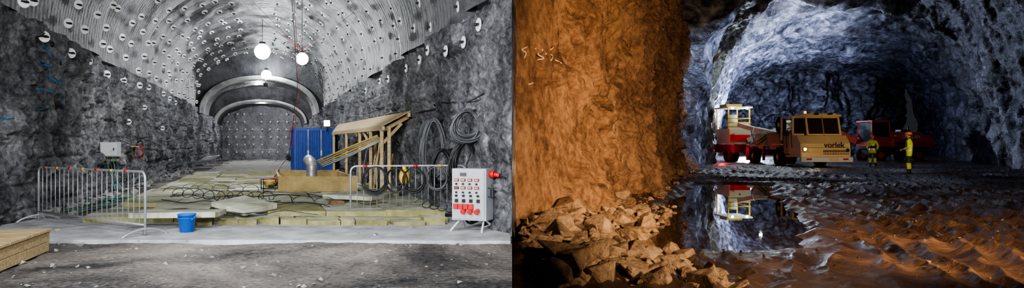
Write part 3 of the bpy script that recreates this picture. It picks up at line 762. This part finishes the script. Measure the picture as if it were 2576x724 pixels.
rd=mat('excavator_red',(.55,.05,.015),(.62,.08,.02),2,.35)
m=M()
for x in(-.75,.75):
    for y in(-.8,.9): m.beam((x,y,1.3),(x*.92,y*.9,3.0),.1,.1,rd)
m.box((0,0.05,3.05),(1.55,1.8,.12),rd); m.box((0,.05,1.3),(1.6,1.8,.3),rd); m.box((0,-.84,1.6),(1.5,.08,.5),rd)
m.add([(-.7,-.82,1.85),(.7,-.82,1.85),(.64,-.74,2.95),(-.64,-.74,2.95)],[(0,1,2,3)],glass)
m.add([(-.76,.85,1.5),(-.76,-.75,1.5),(-.7,-.68,2.95),(-.7,.75,2.95)],[(0,1,2,3)],glass)
m.add([(.76,-.75,1.5),(.76,.85,1.5),(.7,.75,2.95),(.7,-.68,2.95)],[(0,1,2,3)],glass)
m.box((0,.3,1.9),(.6,.2,1.0),dark)
prism([(-1.0,1.15),(-1.05,1.5),(-.9,2.2),(.9,2.3),(1.0,1.15)],.82,3.3,rd)
prism([(-.95,1.1),(-1.0,1.4),(-.8,2.0),(.8,2.05),(.9,1.1)],3.3,4.2,rd)
m.box((1.5,-1.03,1.4),(1.0,.03,.35),dark); m.box((2.4,0,2.35),(.8,.6,.15),dark); m.cyl((3.0,.2,2.2),(3.0,.2,2.7),.07,dark,10)
m.box((1.6,0,1.05),(4.6,1.9,.2),dark); m.cyl((1.2,0,.8),(1.2,0,1.05),.6,dark,20); m.box((1.2,0,.7),(3.6,1.3,.35),dark)
for x in(-.3,2.8):
    for y in(-1.0,1.0):
        c=Vector((x,y,.5)); 
        prof=[(.25,-.2),(.45,-.2),(.5,-.14),(.5,.14),(.45,.2),(.25,.2)]
        m.grid([[c+Vector((rr*math.cos(a),o,rr*math.sin(a))) for a in [2*math.pi*k/26 for k in range(27)]] for rr,o in prof],tyre)
        m.cyl(c-Vector((0,.15,0)),c+Vector((0,.15,0)),.27,rd,16)
m.beam((-.9,.6,1.5),(-1.6,3.0,2.6),.3,.4,rd); m.beam((-1.6,3,2.6),(-1.5,5.2,1.4),.25,.3,rd)
m.box((.95,-1.06,1.95),(.2,.02,.1),white)
ex=m.build('excavator',(27.6,48.5,.27),bevel=.015,rotz=.12)
text('DORLAN',.36,white,ex,(2.3,-1.03,1.75),(math.pi/2-.25,0,0),'lettering')
m=M(); m.add([(-.2,0,0),(.2,0,0),(0,0,.35)],[(0,1,2)],yellow); m.add([(-.12,-.005,.05),(.12,-.005,.05),(0,-.005,.26)],[(0,1,2)],red)
wt=m.build('warning_triangle',(.9+.5,-1.02,1.9),parent=ex)

m=M()
grw=mat('rig_white',(.55,.6,.45),None,rough=.4); rigr=mat('rig_dark_red',(.22,.012,.012),None,rough=.5)
m.box((0,0,1.0),(1.9,5,.6),rigr); m.box((0,-.3,1.9),(1.6,2.2,1.1),grw)
m.box((0,-1.42,1.75),(1.5,.05,.5),red)
for x in(-.8,.8):
    for y in(-1.2,.8): m.box((x,y,3.0),(.08,.08,1.9),yellow)
m.box((0,-.2,4.0),(1.9,2.4,.1),grw); m.box((-.2,-.3,4.15),(1.2,1.2,.2),yellow)
m.box((0,-1.2,2.55),(1.7,.05,.6),grw); m.cyl((0,-.2,2.5),(0,-.2,3.5),.3,grw,14)
for z in(2.6,2.9,3.2): m.tube([(-.85,-1.25,z),(.85,-1.25,z),(.9,.9,z)],.03,yellow,6)
for x in(-.95,.95):
    for y in(-1.6,1.6): wheel(m,(x,y,.5),.5,.4,dark)
m.beam((.5,-1.5,1.6),(3.2,-3.2,2.8),.25,.3,grw); m.beam((3.2,-3.2,2.8),(4.6,-3.8,1.9),.22,.25,yellow)
m.box((3.3,-3.3,2.9),(1.5,.8,.15),grw)
for k in range(5):
    m.tube([(2.6+.35*k+.3*math.cos(t),-3.0-.1*k,1.9+.45*math.sin(t)) for t in [2*math.pi*j/18 for j in range(18)]],.035,yellow if k%2 else grw,6,closed=True)
wl=mat('work_light_lens',(.9,1,.85),None,emit=40)
for x in(-.6,.5): m.box((x,-1.45,3.9),(.16,.05,.1),wl)
m.box((3.6,-3.75,2.9),(.12,.05,.1),wl)
m.build('drilling_rig',(16.4,47.5,.27),rotz=.1)

hiv=mat('hi_vis_yellow',(.62,.72,.03),(.5,.6,.03),6,.7)
trs=mat('work_trousers_dark',(.03,.035,.03),None,rough=.8)
skin=mat('skin',(.55,.32,.22),None,rough=.55)
refl=mat('reflective_band',(.7,.7,.65),None,rough=.3,metal=.3)
boot=mat('rubber_boot',(.02,.02,.02),None,rough=.5)
helm=mat('helmet_orange',(.75,.16,.02),None,rough=.3)
hair=mat('hair_brown',(.06,.035,.02),None,rough=.8)
lip=mat('lip',(.35,.08,.07),None,rough=.6)
def person(loc,rotz,J,name='construction_worker',blackbelly=False,headturn=0):
    me=bpy.data.meshes.new('sk'); names=list(J['v'].keys()); co=[J['v'][k][0] for k in names]; rad=[J['v'][k][1] for k in names]
    ed=[(names.index(a),names.index(b)) for a,b in J['e']]
    me.from_pydata(co,ed,[]); ob=bpy.data.objects.new('sk',me); bpy.context.scene.collection.objects.link(ob)
    ob.modifiers.new('s','SKIN'); sd=me.skin_vertices[0].data
    for i,r_ in enumerate(rad): sd[i].radius=(r_,r_); sd[i].use_root=(i==0)
    ss=ob.modifiers.new('ss','SUBSURF'); ss.levels=3; ss.render_levels=3
    bpy.context.view_layer.update(); dg=bpy.context.evaluated_depsgraph_get(); ev=ob.evaluated_get(dg); em=ev.to_mesh()
    m=M(); vs=[v.co.copy() for v in em.vertices]; groups={}
    for p in em.polygons:
        x,y,z=p.center
        arm=abs(x)>.205 and z>.85
        if z<.26: mt=boot
        elif z<.50: mt=refl if (.36<z<.41 ) else hiv
        elif z<.86 and not arm: mt=trs if z<.80 else hiv
        elif arm: mt=refl if 1.1<z<1.15 else hiv
        elif z>1.50: mt=skin if z>1.53 else hiv
        else: mt=refl if (1.0<z<1.05 or 1.2<z<1.25) else (trs if (blackbelly and 1.05<z<1.2 ) else hiv)
        groups.setdefault(mt.name,(mt,[]))[1].append(tuple(p.vertices))
    for mt,fs in groups.values():
        used=sorted({i for f in fs for i in f}); mp={k:i for i,k in enumerate(used)}
        m.add([vs[i] for i in used],[tuple(mp[i] for i in f) for f in fs],mt,True)
    ev.to_mesh_clear(); bpy.data.objects.remove(ob); bpy.data.meshes.remove(me)
    hp=Vector(J['v']['neck'][0])+Vector((0,-.015,.13)); old=m.T
    m.T=Matrix.Translation(hp)@Matrix.Rotation(headturn,4,'Z')
    def hf(p):
        if p.z<0: p.x*=1-.25*(-p.z/.12); p.y*=1-.12*(-p.z/.12)
        return p
    m.sph((0,0,0),.118,skin,(.66,.82,1.0),18,14,fn=hf)
    m.tube([(0,-.09,.015),(0,-.112,-.02),(0,-.092,-.032)],.012,skin,6,rs=[.006,.014,.012])
    for s in(-1,1):
        m.sph((s*.03,-.088,.008),.011,white,nu=8,nv=6); m.sph((s*.03,-.097,.008),.006,black,nu=8,nv=6)
        m.sph((s*.078,.005,-.01),.024,skin,(.4,.8,1.2),8,6)
    m.tube([(-.025,-.088,-.058),(0,-.094,-.06),(.025,-.088,-.058)],.006,lip,6)
    m.sph((0,.012,.01),.118,hair,(.70,.80,.95),16,10,fn=lambda p:(Vector((p.x,max(p.y,-.03),max(p.z,-.05)))))
    m.sph((0,.005,.035),.135,helm,(.82,1.0,.82),18,12,zmin=0)
    m.tube([(.115*math.cos(a),.005+.14*math.sin(a)*(1.2 if math.sin(a)<0 else 1),.037) for a in [2*math.pi*k/24 for k in range(24)]],.01,helm,6,closed=True)
    for s in(-1,1): m.cyl((s*.075,0,0),(s*.105,0,0),.035,black,12)
    m.T=old
    for s,k in((-1,'wl'),(1,'wr')):
        wv=Vector(J['v'][k][0]); el=Vector(J['v']['el' if s<0 else 'er'][0]); d=(wv-el).normalized(); side=Vector((0,1,0)); side=(side-d*side.dot(d)).normalized(); nn=d.cross(side)
        q=Matrix((side,nn,d)).transposed().to_4x4(); m.T=Matrix.Translation(wv)@q
        m.sph((0,0,.05),.045,skin,(.95,.4,1.15),12,8)
        for i,(ln) in enumerate((.065,.078,.072,.055)):
            x=-.03+i*.02; m.tube([(x,0,.075),(x*1.05,.006*s,.075+ln*.5),(x*1.05,.022*s,.075+ln*.85),(x*1.03,.035*s,.075+ln)],.009,skin,6,rs=[.0095,.009,.0085,.007])
        m.tube([(-.03,0,.03),(-.055,.01*s,.06),(-.06,.02*s,.09)],.01,skin,6,rs=[.012,.011,.008])
        m.T=old
    return m.build(name,loc,rotz=rotz)
E=[('pel','wai'),('wai','che'),('che','uc'),('uc','neck'),('pel','hl'),('pel','hr'),('hl','kl'),('hr','kr'),('kl','al'),('kr','ar'),('al','tl'),('ar','tr'),('uc','sl'),('uc','sr'),('sl','el'),('sr','er'),('el','wl'),('er','wr')]
def joints(armL,armR,spread=.12):
    v={'pel':((0,0,.97),.13),'wai':((0,0,1.12),.135),'che':((0,-.0,1.29),.15),'uc':((0,0,1.42),.11),'neck':((0,-.01,1.54),.058),
     'hl':((-.1,0,.84),.105),'hr':((.1,0,.84),.105),'kl':((-spread,-.02,.5),.085),'kr':((spread,-.03,.5),.085),
     'al':((-spread-.01,.02,.1),.07),'ar':((spread+.01,.0,.1),.07),'tl':((-spread-.03,-.15,.055),.05),'tr':((spread+.03,-.17,.055),.05),
     'sl':((-.185,0,1.41),.078),'sr':((.185,0,1.41),.078)}
    v['el']=(armL[0],.06);v['wl']=(armL[1],.043);v['er']=(armR[0],.06);v['wr']=(armR[1],.043)
    return {'v':v,'e':E}
p1=gr(2195,420); p2=gr(2287,440)
person((p1.x,p1.y,.30),-.6,joints(((-.27,.02,1.16),(-.2,-.17,1.02)),((.28,.02,1.16),(.22,-.15,.98))),blackbelly=True)
person((p2.x,p2.y,.30),-2.2,joints(((-.28,.03,1.15),(-.26,-.06,.9)),((.28,.0,1.16),(.15,-.2,1.08)),.14),headturn=.3)

bpy.context.view_layer.update()
wb=bpy.data.objects['wall_rock_brown']
m=M(); chalk=mat('chalk_mark',(.75,.6,.45),None,rough=.9)
def castp(u,v):
    d=Vector(((u-1288)/F,1,(362-v)/F)).normalized(); ok,loc,nn,_=wb.ray_cast(Vector((0,0,1.6)),d)
    return loc+nn*.006 if ok else None
for sg in ([(1325,118),(1312,125),(1322,133),(1318,145)],[(1345,122),(1365,125),(1352,135),(1368,146),(1350,150)],[(1372,135),(1390,140),(1385,152)],[(1395,150),(1412,160)],[(1330,212),(1340,208)],[(1385,125),(1392,118)]):
    pts=[castp(*q) for q in sg]; pts=[q for q in pts if q]
    if len(pts)>1: m.tube(sm(pts,4),.011,chalk,5)
if m.v: m.build('chalk_mark')

def light(name,kind,loc,e,col,size=.3,target=None,spot=1.2,blend=.6):
    ld=bpy.data.lights.new(name,kind); ld.energy=e; ld.color=col
    if kind=='AREA': ld.size=size
    elif kind=='SPOT': ld.spot_size=spot; ld.spot_blend=blend; ld.shadow_soft_size=size
    else: ld.shadow_soft_size=size
    o=bpy.data.objects.new(name,ld); bpy.context.scene.collection.objects.link(o); o.location=loc
    if target is not None: o.rotation_euler=(Vector(target)-Vector(loc)).to_track_quat('-Z','Y').to_euler()
    return o
cool=(.93,.96,1)
light('fill_left_front','AREA',(-3,-1.5,3.5),1000,cool,.8,(-6,16,1))  # unseen area light added behind the camera as fill for the near walls
light('fill_left_front_b','AREA',(-.8,1.5,3.2),650,cool,.5,(-7.5,16,1.5))  # second added fill, no lamp stands here
light('fill_right_wall','SPOT',(-5.5,5.0,3.2),1400,cool,.3,(-1.8,18,1.6),1.5,.8)  # added spot that lifts the right wall, no fixture
light('fill_floor','SPOT',(-3.5,6.5,6.0),1200,cool,.3,(-5.0,12.5,0),2.0,.8)  # fill spot put in above the view to brighten the floor
light('fill_tunnel_mid','SPOT',(-8.0,20,7.2),1800,cool,.2,(-9.5,24,0),2.4,.6)  # unseen spot added overhead to fill the middle stretch
light('fill_tunnel_far','POINT',(-20.9,52.5,5.9),600,cool,.2)  # bare point light added as fill past the first rib
light('fill_tunnel_end','POINT',(-23.0,58.5,4.9),600,cool,.2)  # added point light that brightens the end wall
warm=(1,.60,.30)
light('warm_flood','SPOT',(5.6,4.4,2.2),4200,warm,.25,(3.2,15,1.0),1.7,.9)
light('warm_flood_low','SPOT',(3.6,2.6,2.3),1700,(1,.66,.38),.2,(1.6,9.5,.6),1.2,.9)
light('warm_floor','SPOT',(9.5,5.0,4.0),1800,(1,.70,.48),.2,(9.5,14,.3),1.8,.9)  # extra unseen spot to brighten the mud floor
light('warm_side','SPOT',(25.5,29,2.6),12000,(1,.70,.48),.3,(8,11,.3),1.6,.8)
light('fill_truck','SPOT',(17.5,18,4.5),5500,(1,.80,.55),.4,(17.6,36,1.5),.55,.6)  # added unseen spot that lights up the truck
light('fill_people','SPOT',(15,17,4.5),1500,(1,.88,.66),.3,(18,29,1.5),.5,.6)  # fill spot put in for the workers, out of view
light('fill_excavator','SPOT',(26,34,5.5),1500,(1,.85,.75),.3,(29,48,1.5),.5,.7)  # bare spot added to pick out the excavator
blue=(.64,.73,1)
light('cavern_flood','SPOT',(22,45.5,1.9),14000,(.70,.77,1),.3,(18,50,11),2.0,.8)
light('cavern_back_light','POINT',(23,62,3.2),8000,blue,.3)
light('cavern_rig_light','POINT',(17.2,44.0,5.2),220,(.85,1,.95),.1)
light('red_glow','POINT',(14.7,44.6,1.2),60,(1,.05,.05),.1)
light('fill_cavern_wall','SPOT',(14.5,31.5,8.8),3000,blue,.2,(9.8,34,4),1.3,.7)  # added out-of-view spot turning the left wall strip blue
w=bpy.data.worlds.new('world'); bpy.context.scene.world=w; w.use_nodes=True
w.node_tree.nodes['Background'].inputs[0].default_value=(.55,.6,.7,1); w.node_tree.nodes['Background'].inputs[1].default_value=.04
try: bpy.context.scene.view_settings.look='AgX - Medium High Contrast'
except Exception as e: print(e)

cam=bpy.data.cameras.new('camera'); cam.sensor_width=36; cam.lens=36*F/2576; cam.clip_end=300; cam.clip_start=.05
co=bpy.data.objects.new('camera',cam); bpy.context.scene.collection.objects.link(co); co.location=(0,0,1.6); co.rotation_euler=(math.pi/2,0,0)
bpy.context.scene.camera=co
